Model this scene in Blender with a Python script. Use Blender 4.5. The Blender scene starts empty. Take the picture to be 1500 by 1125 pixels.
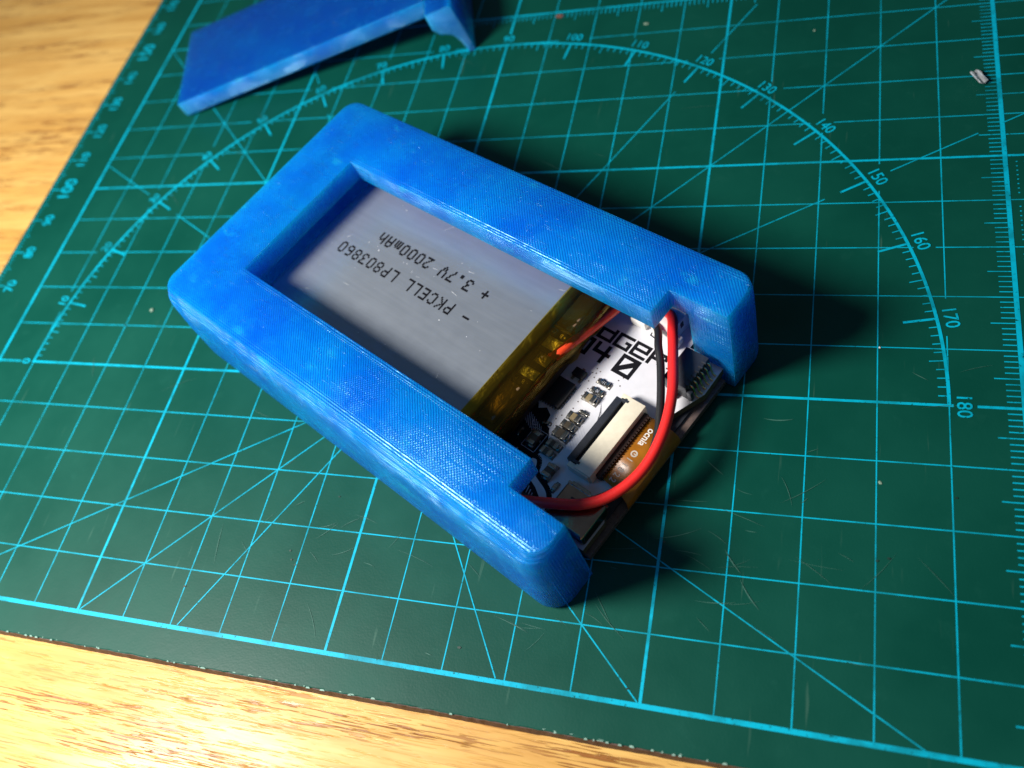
import bpy, bmesh, math, random
from mathutils import Vector, Matrix
random.seed(7)
S = 0.01                      # all lengths below are written in centimetres, built in metres
SC = bpy.context.scene
COL = SC.collection

# ------------------------------------------------------------------ camera
R = ((0, 0, 0),) * 3
def _rot(r):
    a = Vector(r); t = a.length
    return Matrix.Rotation(t, 3, a.normalized())
Rcv = _rot((2.58868084, 0.177098614, -0.42239035))
tcv = Vector((-0.0193659799, -0.000857329846, 0.159753308))
cam_d = bpy.data.cameras.new('camera'); cam = bpy.data.objects.new('camera', cam_d); COL.objects.link(cam)
Rw = Rcv.transposed()
pos = -(Rw @ tcv)
M = Rw.copy()
M.col[1] = -M.col[1]; M.col[2] = -M.col[2]
cam.matrix_world = Matrix.Translation(pos) @ M.to_4x4()
cam_d.sensor_width = 36; cam_d.lens = 1272.03 / 1500 * 36
cam_d.clip_start = 0.005; cam_d.clip_end = 20
cam_d.dof.use_dof = True; cam_d.dof.focus_distance = 0.1375; cam_d.dof.aperture_fstop = 17
cam_d.dof.aperture_blades = 0
SC.camera = cam

# ------------------------------------------------------------------ light
w = bpy.data.worlds.new('World'); SC.world = w; w.use_nodes = True
bg = w.node_tree.nodes['Background']
bg.inputs[0].default_value = (0.55, 0.75, 1.0, 1); bg.inputs[1].default_value = 0.095
def lamp(name, loc, target, size, power, color):
    ld = bpy.data.lights.new(name, 'AREA'); ld.shape = 'DISK'; ld.size = size * S; ld.energy = power; ld.color = color
    lo = bpy.data.objects.new(name, ld); COL.objects.link(lo); lo.location = Vector(loc) * S
    lo.rotation_euler = (Vector(target) - Vector(loc)).to_track_quat('-Z', 'Y').to_euler()
    return lo
lamp('desk_lamp', (-15.0, -8.6, 20.6), (1, 0, 0), 8.6, 1.72, (1.0, 0.96, 0.90))
SC.view_settings.view_transform = 'Standard'; SC.view_settings.look = 'None'
SC.view_settings.exposure = 0; SC.view_settings.gamma = 1
SC.render.engine = 'CYCLES'
SC.cycles.max_bounces = 10; SC.cycles.transparent_max_bounces = 12
SC.cycles.use_denoising = True
SC.cycles.caustics_reflective = True; SC.cycles.caustics_refractive = False
SC.cycles.sample_clamp_indirect = 4

# ------------------------------------------------------------------ helpers
def link(o, parent=None):
    COL.objects.link(o)
    if parent is not None: o.parent = parent
    return o
def mesh_obj(name, verts, faces, mat, parent=None, smooth=False, **props):
    me = bpy.data.meshes.new(name)
    me.from_pydata([(x * S, y * S, z * S) for x, y, z in verts], [], faces)
    if mat: me.materials.append(mat)
    if smooth:
        for p in me.polygons: p.use_smooth = True
    o = bpy.data.objects.new(name, me); link(o, parent)
    for k, v in props.items(): o[k] = v
    return o
def empty(name, label, cat, loc=(0, 0, 0), rot=None, group=None):
    o = bpy.data.objects.new(name, None); link(o); o.location = Vector(loc) * S
    o.empty_display_size = 0.01
    if rot is not None: o.rotation_euler = rot
    o['label'] = label; o['category'] = cat
    if group: o['group'] = group
    return o
def boxv(x0, x1, y0, y1, z0, z1):
    v = [(x0, y0, z0), (x1, y0, z0), (x1, y1, z0), (x0, y1, z0), (x0, y0, z1), (x1, y0, z1), (x1, y1, z1), (x0, y1, z1)]
    f = [(3, 2, 1, 0), (4, 5, 6, 7), (0, 1, 5, 4), (1, 2, 6, 5), (2, 3, 7, 6), (3, 0, 4, 7)]
    return v, f
class MB:
    def __init__(s): s.v = []; s.f = []
    def add(s, v, f):
        n = len(s.v); s.v += list(v); s.f += [tuple(i + n for i in q) for q in f]; return s
    def box(s, *a): return s.add(*boxv(*a))
    def quad(s, a, b, c, d): return s.add([a, b, c, d], [(0, 1, 2, 3)])
    def poly(s, pts, z): return s.add([(x, y, z) for x, y in pts], [tuple(range(len(pts)))])
    def line(s, p, q, wd, z, w2=None):
        dx, dy = q[0] - p[0], q[1] - p[1]; L = math.hypot(dx, dy) or 1e-9
        nx, ny = -dy / L * wd / 2, dx / L * wd / 2
        k = 1 if w2 is None else w2 / wd
        return s.add([(p[0] + nx, p[1] + ny, z), (p[0] - nx, p[1] - ny, z), (q[0] - nx * k, q[1] - ny * k, z), (q[0] + nx * k, q[1] + ny * k, z)], [(0, 1, 2, 3)])
    def obj(s, name, mat, parent=None, smooth=False, **p): return mesh_obj(name, s.v, s.f, mat, parent, smooth, **p)
def bevel_obj(o, wd, seg=2, ang=35, smooth=True):
    bm = bmesh.new(); bm.from_mesh(o.data)
    es = [e for e in bm.edges if len(e.link_faces) == 2 and e.calc_face_angle(0) > math.radians(ang)]
    bmesh.ops.bevel(bm, geom=es, offset=wd * S, segments=seg, profile=0.6, affect='EDGES', clamp_overlap=True)
    if smooth:
        for f in bm.faces: f.smooth = True
    bm.to_mesh(o.data); bm.free()
    if smooth:
        try: o.data.set_sharp_from_angle(angle=math.radians(40))
        except Exception: pass
    return o
def rbox(name, mat, parent, a, wd=0.015, seg=2, **p):
    o = mesh_obj(name, *boxv(*a), mat, parent, **p)
    return bevel_obj(o, wd, seg)
def catmull(P, n=8):
    P = [Vector(p) for p in P]; Q = [2 * P[0] - P[1]] + P + [2 * P[-1] - P[-2]]; out = []
    for i in range(1, len(Q) - 2):
        for k in range(n):
            t = k / n; a, b, c, d = Q[i - 1:i + 3]
            out.append(0.5 * ((2 * b) + (c - a) * t + (2 * a - 5 * b + 4 * c - d) * t * t + (3 * b - a - 3 * c + d) * t ** 3))
    out.append(P[-1]); return out
def tube(name, pts, r, mat, parent=None, n=14, sub=8, **p):
    C = catmull(pts, sub); V = []; F = []
    up = Vector((0, 0, 1))
    for i, c in enumerate(C):
        t = (C[min(i + 1, len(C) - 1)] - C[max(i - 1, 0)]).normalized()
        a = t.cross(up); a = a.normalized() if a.length > 1e-4 else Vector((1, 0, 0)); b = a.cross(t)
        for k in range(n):
            th = 2 * math.pi * k / n; V.append(tuple(c + (a * math.cos(th) + b * math.sin(th)) * r))
    for i in range(len(C) - 1):
        for k in range(n):
            F.append((i * n + k, i * n + (k + 1) % n, (i + 1) * n + (k + 1) % n, (i + 1) * n + k))
    F.append(tuple(range(n))[::-1]); F.append(tuple((len(C) - 1) * n + k for k in range(n)))
    return mesh_obj(name, V, F, mat, parent, True, **p)
def text_mesh(items, z, name, mat, parent, weight=0.0, **p):
    """items: (string, x, y, angle, height) centred at x, y; one mesh"""
    allv = []; allf = []
    for i, (s, x, y, a, h) in enumerate(items):
        cu = bpy.data.curves.new('t', 'FONT'); cu.body = s; cu.size = 1; cu.align_x = 'CENTER'; cu.offset = weight; cu.resolution_u = 3
        ob = bpy.data.objects.new('t', cu); COL.objects.link(ob)
        me = bpy.data.meshes.new_from_object(ob)
        k = h / 0.70; ca, sa = math.cos(a), math.sin(a); n = len(allv)
        for v in me.vertices:
            lx, ly = v.co.x * k * 0.92, (v.co.y - 0.345) * k
            allv.append((x + lx * ca - ly * sa, y + lx * sa + ly * ca, z))
        for q in me.polygons: allf.append(tuple(n + j for j in q.vertices))
        bpy.data.objects.remove(ob); bpy.data.curves.remove(cu); bpy.data.meshes.remove(me)
    return mesh_obj(name, allv, allf, mat, parent, **p)

# ---- node helpers
class NT:
    def __init__(s, name):
        s.m = bpy.data.materials.new(name); s.m.use_nodes = True; s.t = s.m.node_tree; s.N = s.t.nodes; s.L = s.t.links
        s.b = s.N['Principled BSDF']; s.out = s.N['Material Output']
    def n(s, typ, **k):
        nd = s.N.new(typ)
        for a, b in k.items(): setattr(nd, a, b)
        return nd
    def set(s, sock, v):
        if isinstance(v, bpy.types.NodeSocket): s.L.new(v, sock)
        else: sock.default_value = v
    def coord(s, scale=(1, 1, 1), rot=(0, 0, 0), obj=True, loc=(0, 0, 0)):
        tc = s.n('ShaderNodeTexCoord'); mp = s.n('ShaderNodeMapping')
        s.L.new(tc.outputs['Object'], mp.inputs[0])
        mp.inputs['Scale'].default_value = [q / S for q in scale]; mp.inputs['Rotation'].default_value = rot; mp.inputs['Location'].default_value = loc
        return mp.outputs[0]
    def noise(s, vec, scale, detail=3, rough=0.55, dist=0.0):
        q = s.n('ShaderNodeTexNoise'); s.L.new(vec, q.inputs['Vector']); q.inputs['Scale'].default_value = scale
        q.inputs['Detail'].default_value = detail; q.inputs['Roughness'].default_value = rough; q.inputs['Distortion'].default_value = dist
        return q.outputs['Fac']
    def vor(s, vec, scale, feature='F1'):
        q = s.n('ShaderNodeTexVoronoi'); q.feature = feature; s.L.new(vec, q.inputs['Vector']); q.inputs['Scale'].default_value = scale
        return q.outputs['Distance']
    def math(s, op, a, b=0.0, c=None):
        q = s.n('ShaderNodeMath', operation=op); s.set(q.inputs[0], a); s.set(q.inputs[1], b)
        if c is not None: s.set(q.inputs[2], c)
        return q.outputs[0]
    def ramp(s, fac, lo, hi, a=0.0, b=1.0, smooth=True):
        q = s.n('ShaderNodeMapRange'); q.interpolation_type = 'SMOOTHSTEP' if smooth else 'LINEAR'
        s.set(q.inputs['Value'], fac); s.set(q.inputs['From Min'], lo); s.set(q.inputs['From Max'], hi); s.set(q.inputs['To Min'], a); s.set(q.inputs['To Max'], b)
        return q.outputs[0]
    def mix(s, fac, a, b, blend='MIX'):
        q = s.n('ShaderNodeMix', data_type='RGBA', blend_type=blend); s.set(q.inputs[0], fac)
        s.set(q.inputs[6], a if not isinstance(a, tuple) else (*a, 1)); s.set(q.inputs[7], b if not isinstance(b, tuple) else (*b, 1))
        return q.outputs[2]
    def xyz(s, vec):
        q = s.n('ShaderNodeSeparateXYZ'); s.L.new(vec, q.inputs[0]); return q.outputs
    def bump(s, h, dist, strength=1.0, normal=None):
        q = s.n('ShaderNodeBump'); s.set(q.inputs['Height'], h); q.inputs['Distance'].default_value = dist * S; s.set(q.inputs['Strength'], strength)
        if normal is not None: s.L.new(normal, q.inputs['Normal'])
        return q.outputs[0]
    def P(s, **k):
        names = dict(col='Base Color', rough='Roughness', metal='Metallic', spec='Specular IOR Level', normal='Normal', coat='Coat Weight', coatr='Coat Roughness', trans='Transmission Weight', ior='IOR', sss='Subsurface Weight', alpha='Alpha')
        for a, v in k.items():
            if isinstance(v, tuple) and a == 'col': v = (*v, 1)
            s.set(s.b.inputs[names[a]], v)
        return s.m
def plain(name, col, rough=0.5, metal=0.0, spec=0.5, var=0.12, nscale=12, bump=0.0015, **k):
    t = NT(name); v = t.coord(); f = t.noise(v, nscale, 4)
    c = t.mix(t.ramp(f, 0.3, 0.7), tuple(x * (1 - var) for x in col), tuple(min(1, x * (1 + var)) for x in col))
    return t.P(col=c, rough=t.ramp(t.noise(v, nscale * 2.3, 2), 0.2, 0.8, rough * 0.8, min(1, rough * 1.2)), metal=metal, spec=spec, normal=t.bump(t.noise(v, nscale * 3, 3), bump), **k)

# ------------------------------------------------------------------ materials
def m_wood():
    t = NT('oak_laminate')
    v = t.coord((0.13, 1, 1), rot=(0, 0, 0.012)); v2 = t.coord((0.05, 1, 1)); v3 = t.coord((0.35, 1, 1))
    broad = t.noise(v2, 0.55, 3, 0.55, 0.6)
    fine = t.noise(v, 5.0, 5, 0.6, 0.4)
    mid = t.noise(v, 1.6, 4, 0.6, 0.8)
    c = t.mix(t.ramp(broad, 0.3, 0.72), (0.68, 0.39, 0.105), (0.56, 0.30, 0.070))
    c = t.mix(t.ramp(mid, 0.38, 0.66, 0, 0.55), c, (0.80, 0.53, 0.17))
    c = t.mix(t.ramp(fine, 0.48, 0.75, 0, 0.55), c, (0.46, 0.22, 0.05))
    hair = t.noise(t.coord((0.22, 16, 1)), 1.0, 4, 0.65)
    c = t.mix(t.ramp(hair, 0.45, 0.7, 0, 0.32), c, (0.42, 0.20, 0.045))
    # open pores: short dark dashes in bands
    pv = t.coord((1.5, 36.0, 1)); pn = t.noise(pv, 1.0, 2, 0.5)
    band = t.ramp(t.noise(t.coord((0.10, 1.6, 1)), 1.1, 3, 0.6, 0.5), 0.46, 0.60)
    pores = t.math('MULTIPLY', t.ramp(pn, 0.55, 0.60), band)
    c = t.mix(t.math('MULTIPLY', pores, 0.9), c, (0.24, 0.075, 0.012))
    knot = t.ramp(t.vor(t.coord((0.4, 1, 1)), 0.11), 0.02, 0.07, 0.85, 0.0)
    c = t.mix(knot, c, (0.33, 0.10, 0.015))
    pn2 = t.noise(t.coord((1.3, 26.0, 1), loc=(3, 5, 1)), 1.0, 2, 0.5)
    lift = t.ramp(pn2, 0.56, 0.7)
    h = t.math('ADD', t.math('MULTIPLY', pores, -1.0), t.math('MULTIPLY', lift, -0.9))
    h = t.math('ADD', h, t.math('MULTIPLY', fine, 0.25))
    nb = t.bump(h, 0.006, 1.0); t.L.new(nb, t.b.inputs['Coat Normal'])
    return t.P(col=c, rough=t.ramp(fine, 0.3, 0.7, 0.38, 0.52), spec=0.24, normal=nb, coat=0.15, coatr=0.16)
def m_mat(worn=False, col=(0.0, 0.43, 0.62)):
    t = NT('printed_ink' if worn else 'green_vinyl')
    v = t.coord(); grain = t.noise(v, 28, 3, 0.6); cloud = t.noise(v, 0.35, 4, 0.6)
    g = t.mix(t.ramp(cloud, 0.3, 0.7), (0.0008, 0.052, 0.036), (0.0016, 0.066, 0.046))
    g = t.mix(t.ramp(t.noise(v, 2.2, 5, 0.7), 0.55, 0.8, 0, 0.35), g, (0.008, 0.085, 0.062))
    # faint drag marks
    sv = t.coord((1, 0.06, 1), rot=(0, 0, 0.7)); sn = t.noise(sv, 11, 2, 0.5)
    sm = t.math('MULTIPLY', t.ramp(sn, 0.67, 0.73), t.ramp(t.noise(v, 0.8, 2), 0.5, 0.65))
    g = t.mix(t.math('MULTIPLY', sm, 0.35), g, (0.07, 0.16, 0.12))
    if worn:
        wear = t.ramp(t.noise(v, 17, 4, 0.7), 0.30, 0.43)
        wear2 = t.ramp(t.noise(v, 1.3, 3, 0.7), 0.36, 0.55, 0.55, 0.97)
        g = t.mix(t.math('MULTIPLY', wear, wear2), g, col)
    h = t.math('ADD', t.math('MULTIPLY', grain, 0.5), t.math('MULTIPLY', t.noise(v, 3.5, 3), 0.8))
    return t.P(col=g, rough=t.ramp(cloud, 0.3, 0.7, 0.40, 0.50), spec=0.17, normal=t.bump(h, 0.004, 0.6))
def m_blue(name, tone=1.0, sparkle=1.0, rims=False, top_shade=1.0):
    t = NT(name)
    v = t.coord(); x, y, z = t.xyz(v)[:3]
    warp = t.math('MULTIPLY', t.math('SUBTRACT', t.noise(v, 1.2, 2), 0.5), 0.05)
    dpos = t.math('ADD', t.math('MULTIPLY', t.math('ADD', x, y), 0.7071), warp)      # raster lines run at -45 deg
    dneg = t.math('ADD', t.math('MULTIPLY', t.math('SUBTRACT', x, y), 0.7071), warp)
    per = 0.041
    s1 = t.math('SINE', t.math('MULTIPLY', dpos, 2 * math.pi / per)); s2 = t.math('SINE', t.math('MULTIPLY', dneg, 2 * math.pi / per))
    # bead height differs bead to bead, and along each
    va = t.coord((1, 1, 1), rot=(0, 0, math.radians(45)))                            # x' , y' along / across the beads
    amp = t.noise(t.coord((1.0, 22, 1), rot=(0, 0, math.radians(-45))), 0.9, 2)
    bead = t.noise(t.coord((14, 1.6, 1), rot=(0, 0, math.radians(-45))), 1.0, 2, 0.5)
    top_h = t.math('ADD', t.math('MULTIPLY', s1, t.ramp(amp, 0.3, 0.7, 0.3, 1.0)), t.math('MULTIPLY', s2, t.ramp(t.noise(v, 0.7, 2), 0.45, 0.65, 0.0, 0.5)))
    top_h = t.math('ADD', top_h, t.math('MULTIPLY', bead, 1.3 * sparkle))
    fleck = t.math('MULTIPLY', t.ramp(t.noise(t.coord((4, 34, 1), rot=(0, 0, math.radians(45)), loc=(1, 2, 0)), 1.0, 1), 0.64, 0.72), t.ramp(t.noise(v, 0.9, 2), 0.42, 0.6))
    top_h = t.math('ADD', top_h, t.math('MULTIPLY', fleck, 5.0 * sparkle))
    if rims:      # perimeter beads run along the long edges
        dy = None
        for c0, hw in ((0.29, .07), (5.35, .07), (1.28, .055), (4.235, .055)):
            q = t.ramp(t.math('ABSOLUTE', t.math('SUBTRACT', y, c0)), hw * .8, hw, 1.0, 0.0)
            if 1 < c0 < 5: q = t.math('MULTIPLY', q, t.math('GREATER_THAN', x, 0.95))
            dy = q if dy is None else t.math('MAXIMUM', dy, q)
        rim = t.math('ADD', t.math('MULTIPLY', t.math('SINE', t.math('MULTIPLY', y, 2 * math.pi / 0.045)), 0.8), t.math('MULTIPLY', t.noise(t.coord((5, 26, 1)), 1.0, 2), 2.0))
        top_h = t.math('ADD', t.math('MULTIPLY', top_h, t.math('SUBTRACT', 1.0, dy)), t.math('MULTIPLY', rim, dy))
    lay = t.math('SINE', t.math('MULTIPLY', z, 2 * math.pi / 0.030))
    side_n = t.noise(t.coord((0.8, 0.8, 34)), 1.0, 2, 0.5)
    cross = t.math('SINE', t.math('MULTIPLY', t.math('ADD', x, y), 2 * math.pi / 0.05))
    side_h = t.math('ADD', t.math('ADD', lay, t.math('MULTIPLY', side_n, 2.2)), t.math('MULTIPLY', cross, t.ramp(t.noise(v, 1.3, 2), 0.4, 0.6, 0.1, 1.0)))
    geo = t.n('ShaderNodeTexCoord'); nz = t.math('ABSOLUTE', t.xyz(geo.outputs['Normal'])[2])
    isup = t.ramp(nz, 0.9, 0.97)
    h = t.math('ADD', t.math('MULTIPLY', top_h, isup), t.math('MULTIPLY', side_h, t.math('MULTIPLY', 1.7, t.math('SUBTRACT', 1.0, isup))))
    # infill blobs that show through the skin
    blob = t.ramp(t.vor(t.coord((0.8, 1.5, 1), loc=(0.3, 0.1, 0), rot=(0, 0, 0.5)), 1.25, 'F1'), 0.08, 0.24, 1.0, 0.0)
    blob = t.math('MULTIPLY', blob, t.ramp(t.noise(v, 3.2, 3), 0.40, 0.56))
    c = t.mix(t.ramp(t.noise(v, 0.55, 5, 0.6), 0.30, 0.70), (0.0002 * tone, 0.145 * tone, 0.82 * tone), (0.0005 * tone, 0.29 * tone, 0.98 * tone))
    c = t.mix(t.math('MULTIPLY', blob, 0.5), c, (0.01, 0.50, 0.98))
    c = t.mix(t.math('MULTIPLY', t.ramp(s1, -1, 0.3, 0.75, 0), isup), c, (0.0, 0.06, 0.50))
    if top_shade < 1: c = t.mix(t.math('MULTIPLY', isup, 1 - top_shade), c, (0.0, 0.03, 0.22))  # level faces painted darker than the sides, shading put into the colour
    rough = t.math('ADD', t.ramp(t.noise(v, 2.2, 3), 0.3, 0.7, 0.18, 0.30), 0.0)
    m = t.P(col=c, rough=rough, spec=0.8, sss=0.65, normal=t.bump(h, 0.0036, 1.0))
    b = t.b
    b.inputs['Specular Tint'].default_value = (0.28, 0.72, 1.0, 1)
    b.inputs['Coat Weight'].default_value = 0.12; b.inputs['Coat Roughness'].default_value = 0.14; b.inputs['Coat Tint'].default_value = (0.8, 0.93, 1, 1)
    t.L.new(b.inputs['Normal'].links[0].from_socket, b.inputs['Coat Normal'])
    tr = t.n('ShaderNodeBsdfTransparent'); tr.inputs[0].default_value = (0.02, 0.60, 1.0, 1)
    mx = t.n('ShaderNodeMixShader'); mx.inputs[0].default_value = 0.20
    t.L.new(b.outputs[0], mx.inputs[1]); t.L.new(tr.outputs[0], mx.inputs[2]); t.L.new(mx.outputs[0], t.out.inputs[0])
    b.inputs['Subsurface Radius'].default_value = (0.03, 0.9, 1.0); b.inputs['Subsurface Scale'].default_value = 2.0 * S
    return m
WOOD = m_wood(); MAT = m_mat(); INK = m_mat(True); BLUE = m_blue('blue_filament', rims=True); BLUE2 = m_blue('blue_filament_dull', 0.95, 0.3, top_shade=0.35)
CORE = plain('mat_core', (0.085, 0.045, 0.035), 0.7)
FLAKE = plain('mat_burr', (0.25, 0.42, 0.36), 0.6)
SCR = plain('scratch', (0.03, 0.125, 0.095), 0.6)
def m_pouch():
    t = NT('aluminium_pouch'); v = t.coord()
    br = t.noise(t.coord((0.5, 8, 1)), 1.4, 4, 0.6)
    sp = t.ramp(t.vor(v, 3.2), 0.012, 0.03, 1, 0)
    c = t.mix(t.ramp(br, 0.3, 0.7), (0.30, 0.34, 0.40), (0.33, 0.37, 0.43))
    c = t.mix(sp, c, (0.9, 0.9, 0.9))
    h = t.math('ADD', t.math('MULTIPLY', br, 0.12), t.math('ADD', t.noise(v, 0.45, 1), t.math('MULTIPLY', sp, 0.6)))
    return t.P(col=c, rough=t.ramp(t.noise(v, 4, 4), 0.3, 0.7, 0.31, 0.36), metal=0.6, normal=t.bump(h, 0.0025, 0.2))
POUCH = m_pouch()
def m_film():
    t = NT('amber_tape'); v = t.coord()
    wr = t.noise(t.coord((1.2, 0.5, 1)), 3.0, 4, 0.6, 1.2)
    tr = t.n('ShaderNodeBsdfTransparent'); tr.inputs[0].default_value = (1.0, 0.80, 0.18, 1)
    gl = t.n('ShaderNodeBsdfGlossy'); gl.inputs['Roughness'].default_value = 0.09; gl.inputs[0].default_value = (1, 0.72, 0.25, 1)
    di = t.n('ShaderNodeBsdfDiffuse'); di.inputs[0].default_value = (0.30, 0.16, 0.01, 1)
    nb = t.bump(wr, 0.05, 1.0)
    t.L.new(nb, gl.inputs['Normal']); t.L.new(nb, di.inputs['Normal'])
    fr = t.n('ShaderNodeFresnel'); fr.inputs[0].default_value = 1.6; t.L.new(nb, fr.inputs['Normal'])
    m1 = t.n('ShaderNodeMixShader'); m1.inputs[0].default_value = 0.05; t.L.new(tr.outputs[0], m1.inputs[1]); t.L.new(di.outputs[0], m1.inputs[2])
    m2 = t.n('ShaderNodeMixShader'); t.L.new(t.math('MULTIPLY', fr.outputs[0], 1.0), m2.inputs[0]); t.L.new(m1.outputs[0], m2.inputs[1]); t.L.new(gl.outputs[0], m2.inputs[2])
    t.L.new(m2.outputs[0], t.out.inputs[0]); return t.m
FILM = m_film()
PCB = plain('white_solder_mask', (0.70, 0.70, 0.74), 0.38, var=0.03, nscale=5, bump=0.0006)
SILK = plain('black_print', (0.006, 0.006, 0.009), 0.75, spec=0.15)
SILKW = plain('pale_print', (0.45, 0.48, 0.55), 0.5)
FR4 = plain('board_edge', (0.10, 0.075, 0.04), 0.7, nscale=20)
CHIP = plain('chip_epoxy', (0.012, 0.011, 0.012), 0.45, nscale=30)
TIN = plain('tinned_metal', (0.36, 0.34, 0.30), 0.30, metal=1.0, nscale=25, bump=0.002)
CERT = plain('ceramic_tan', (0.22, 0.17, 0.09), 0.4, nscale=30)
CERD = plain('ceramic_brown', (0.075, 0.06, 0.04), 0.4, nscale=30)
CREAM = plain('cream_nylon', (0.78, 0.72, 0.56), 0.42, var=0.04)
WHITEP = plain('white_nylon', (0.80, 0.78, 0.74), 0.45, var=0.04)
BLKP = plain('black_nylon', (0.026, 0.029, 0.038), 0.4, nscale=14)
GOLD = plain('gold_plating', (0.85, 0.60, 0.30), 0.22, metal=1.0)
SHELL = plain('stainless_shell', (0.36, 0.26, 0.20), 0.18, metal=1.0, nscale=8)
FLEX = plain('amber_polyimide', (0.42, 0.15, 0.008), 0.33, var=0.15, nscale=4)
FLEXD = plain('flex_traces', (0.028, 0.012, 0.008), 0.5)
GLASS = plain('display_glass_edge', (0.14, 0.10, 0.085), 0.3)
DARKB = plain('protection_board', (0.012, 0.008, 0.006), 0.4, nscale=20)
SOLD = plain('solder', (0.95, 0.92, 0.80), 0.30, metal=0.3, nscale=18, bump=0.02)
NICK = plain('nickel_tab', (0.6, 0.50, 0.32), 0.35, metal=0.6, nscale=18, bump=0.01)
REDW = plain('red_silicone', (0.80, 0.022, 0.020), 0.42, var=0.05, nscale=25, bump=0.0015)
REDW2 = plain('red_sleeve', (0.80, 0.06, 0.012), 0.4, var=0.1)
BLKW = plain('black_silicone', (0.012, 0.013, 0.015), 0.42, nscale=25, bump=0.002)
def m_clear():
    t = NT('clear_plastic'); return t.P(col=(0.9, 0.95, 1.0), rough=0.2, trans=0.7, ior=1.4)
CLEAR = m_clear()
CRUMB = plain('pale_crumb', (0.22, 0.32, 0.24), 0.6); CRUMBR = plain('rust_crumb', (0.16, 0.06, 0.045), 0.7)

# ------------------------------------------------------------------ setting: table top
ZT = -0.30
tb = mesh_obj('table_top', *boxv(-75, 75, -60, 70, ZT - 2.5, ZT), WOOD, None, kind='structure', label='oak grained laminate table top')

# ------------------------------------------------------------------ cutting mat
X0, X1, Y0, Y1 = -11.5, 34.0, -5.55, 25.0
mat = empty('cutting_mat', 'dark green cutting mat with cyan grid and protractor lines lying on the wood table', 'cutting mat', (0, 0, ZT))
def up(o): o.location.z = -ZT * S; return o
# body with a slightly ragged, rounded rim
rim = []
def edge_pts():
    pts = []
    r = 0.35
    corners = [((X0 + r, Y0 + r), math.pi), ((X1 - r, Y0 + r), 1.5 * math.pi), ((X1 - r, Y1 - r), 0), ((X0 + r, Y1 - r), 0.5 * math.pi)]
    for (cx, cy), a0 in corners:
        for k in range(7):
            a = a0 + k / 6 * math.pi / 2; pts.append((cx + r * math.cos(a), cy + r * math.sin(a)))
    out = []
    for i, p in enumerate(pts):
        q = pts[(i + 1) % len(pts)]; L = math.hypot(q[0] - p[0], q[1] - p[1]); n = max(1, int(L / 0.09))
        for k in range(n): out.append((p[0] + (q[0] - p[0]) * k / n, p[1] + (q[1] - p[1]) * k / n))
    return out
E_ = edge_pts(); n_ = len(E_)
def layer(name, levels, m):
    V = []; F = []
    for z, d, jit in levels:
        for x, y in E_:
            cx = min(max(x, X0 + 1), X1 - 1); cy = min(max(y, Y0 + 1), Y1 - 1); L = math.hypot(x - cx, y - cy) or 1
            k = d + random.uniform(-jit, jit); V.append((x + (cx - x) / L * k, y + (cy - y) / L * k, z))
    for l in range(len(levels) - 1):
        for i in range(n_):
            j = (i + 1) % n_; F.append((l * n_ + i, l * n_ + j, (l + 1) * n_ + j, (l + 1) * n_ + i))
    F.append(tuple((len(levels) - 1) * n_ + i for i in range(n_))); F.append(tuple(range(n_))[::-1])
    return up(mesh_obj(name, V, F, m, mat))
layer('core_layer', [(ZT, -0.025, 0.004), (-0.035, 0.0, 0.006)], CORE)
layer('top_sheet', [(-0.0345, 0.012, 0.005), (-0.008, 0.006, 0.008), (0, 0.022, 0.008)], MAT)
# pale burrs on the cut edge
b = MB()
for i in range(80):
    x = random.uniform(-9, 9.5); L = random.uniform(0.02, 0.07) * (1 if random.random() < .8 else 2); y = Y0 + 0.012 + random.uniform(-.012, .012); hh = random.uniform(0.002, 0.008)
    b.add([(x, y - .012, -0.01), (x + L, y - .01, -0.01), (x + L * .8, y + .012, hh), (x + L * .2, y + .01, hh * .7)], [(0, 1, 2, 3)])
up(b.obj('edge_burrs', FLAKE, mat, kind='stuff'))

LAB = []   # protractor labels
for d in range(0, 181, 10):
    a = math.pi - math.radians(d); r = 9.21
    LAB.append((str(d), r * math.cos(a), r * math.sin(a), a - math.pi / 2, 0.21))
def clear_of_labels(x, y):
    for s, lx, ly, a, h in LAB:
        ca, sa = math.cos(a), math.sin(a); dx, dy = x - lx, y - ly
        if abs(dx * ca + dy * sa) < 0.10 + 0.085 * len(s) and abs(-dx * sa + dy * ca) < 0.16: return False
    return True
def run(bm_, p, q, wd, z):
    L = math.hypot(q[0] - p[0], q[1] - p[1]); n = int(L / 0.02); st = None
    P = lambda t: (p[0] + (q[0] - p[0]) * t, p[1] + (q[1] - p[1]) * t)
    for i in range(n + 1):
        ok = clear_of_labels(*P(i / n))
        if ok and st is None: st = i
        if (not ok or i == n) and st is not None:
            if i > st: bm_.line(P(st / n), P(i / n), wd, z)
            st = None
THIN, THICK = 0.019, 0.045
g = MB(); XE = 25
for y in range(-4, 20):
    if y in (10,): continue
    run(g, (-10, y), (XE, y), THICK if y % 5 == 0 else THIN, 0.0015)
for x in range(-9, XE):
    if x == 10: continue
    run(g, (x, -5), (x, 20), THICK if x % 5 == 0 else THIN, 0.0030)
g.line((-10, -5), (XE, -5), 0.072, 0.0045); g.line((-10, -5), (-10, 20), 0.06, 0.0060)
for y in range(5, 20): g.line((10.04, y + .5), (XE, y + .5), THIN, 0.0015)
up(g.obj('grid_lines', INK, mat))
g = MB()
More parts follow.
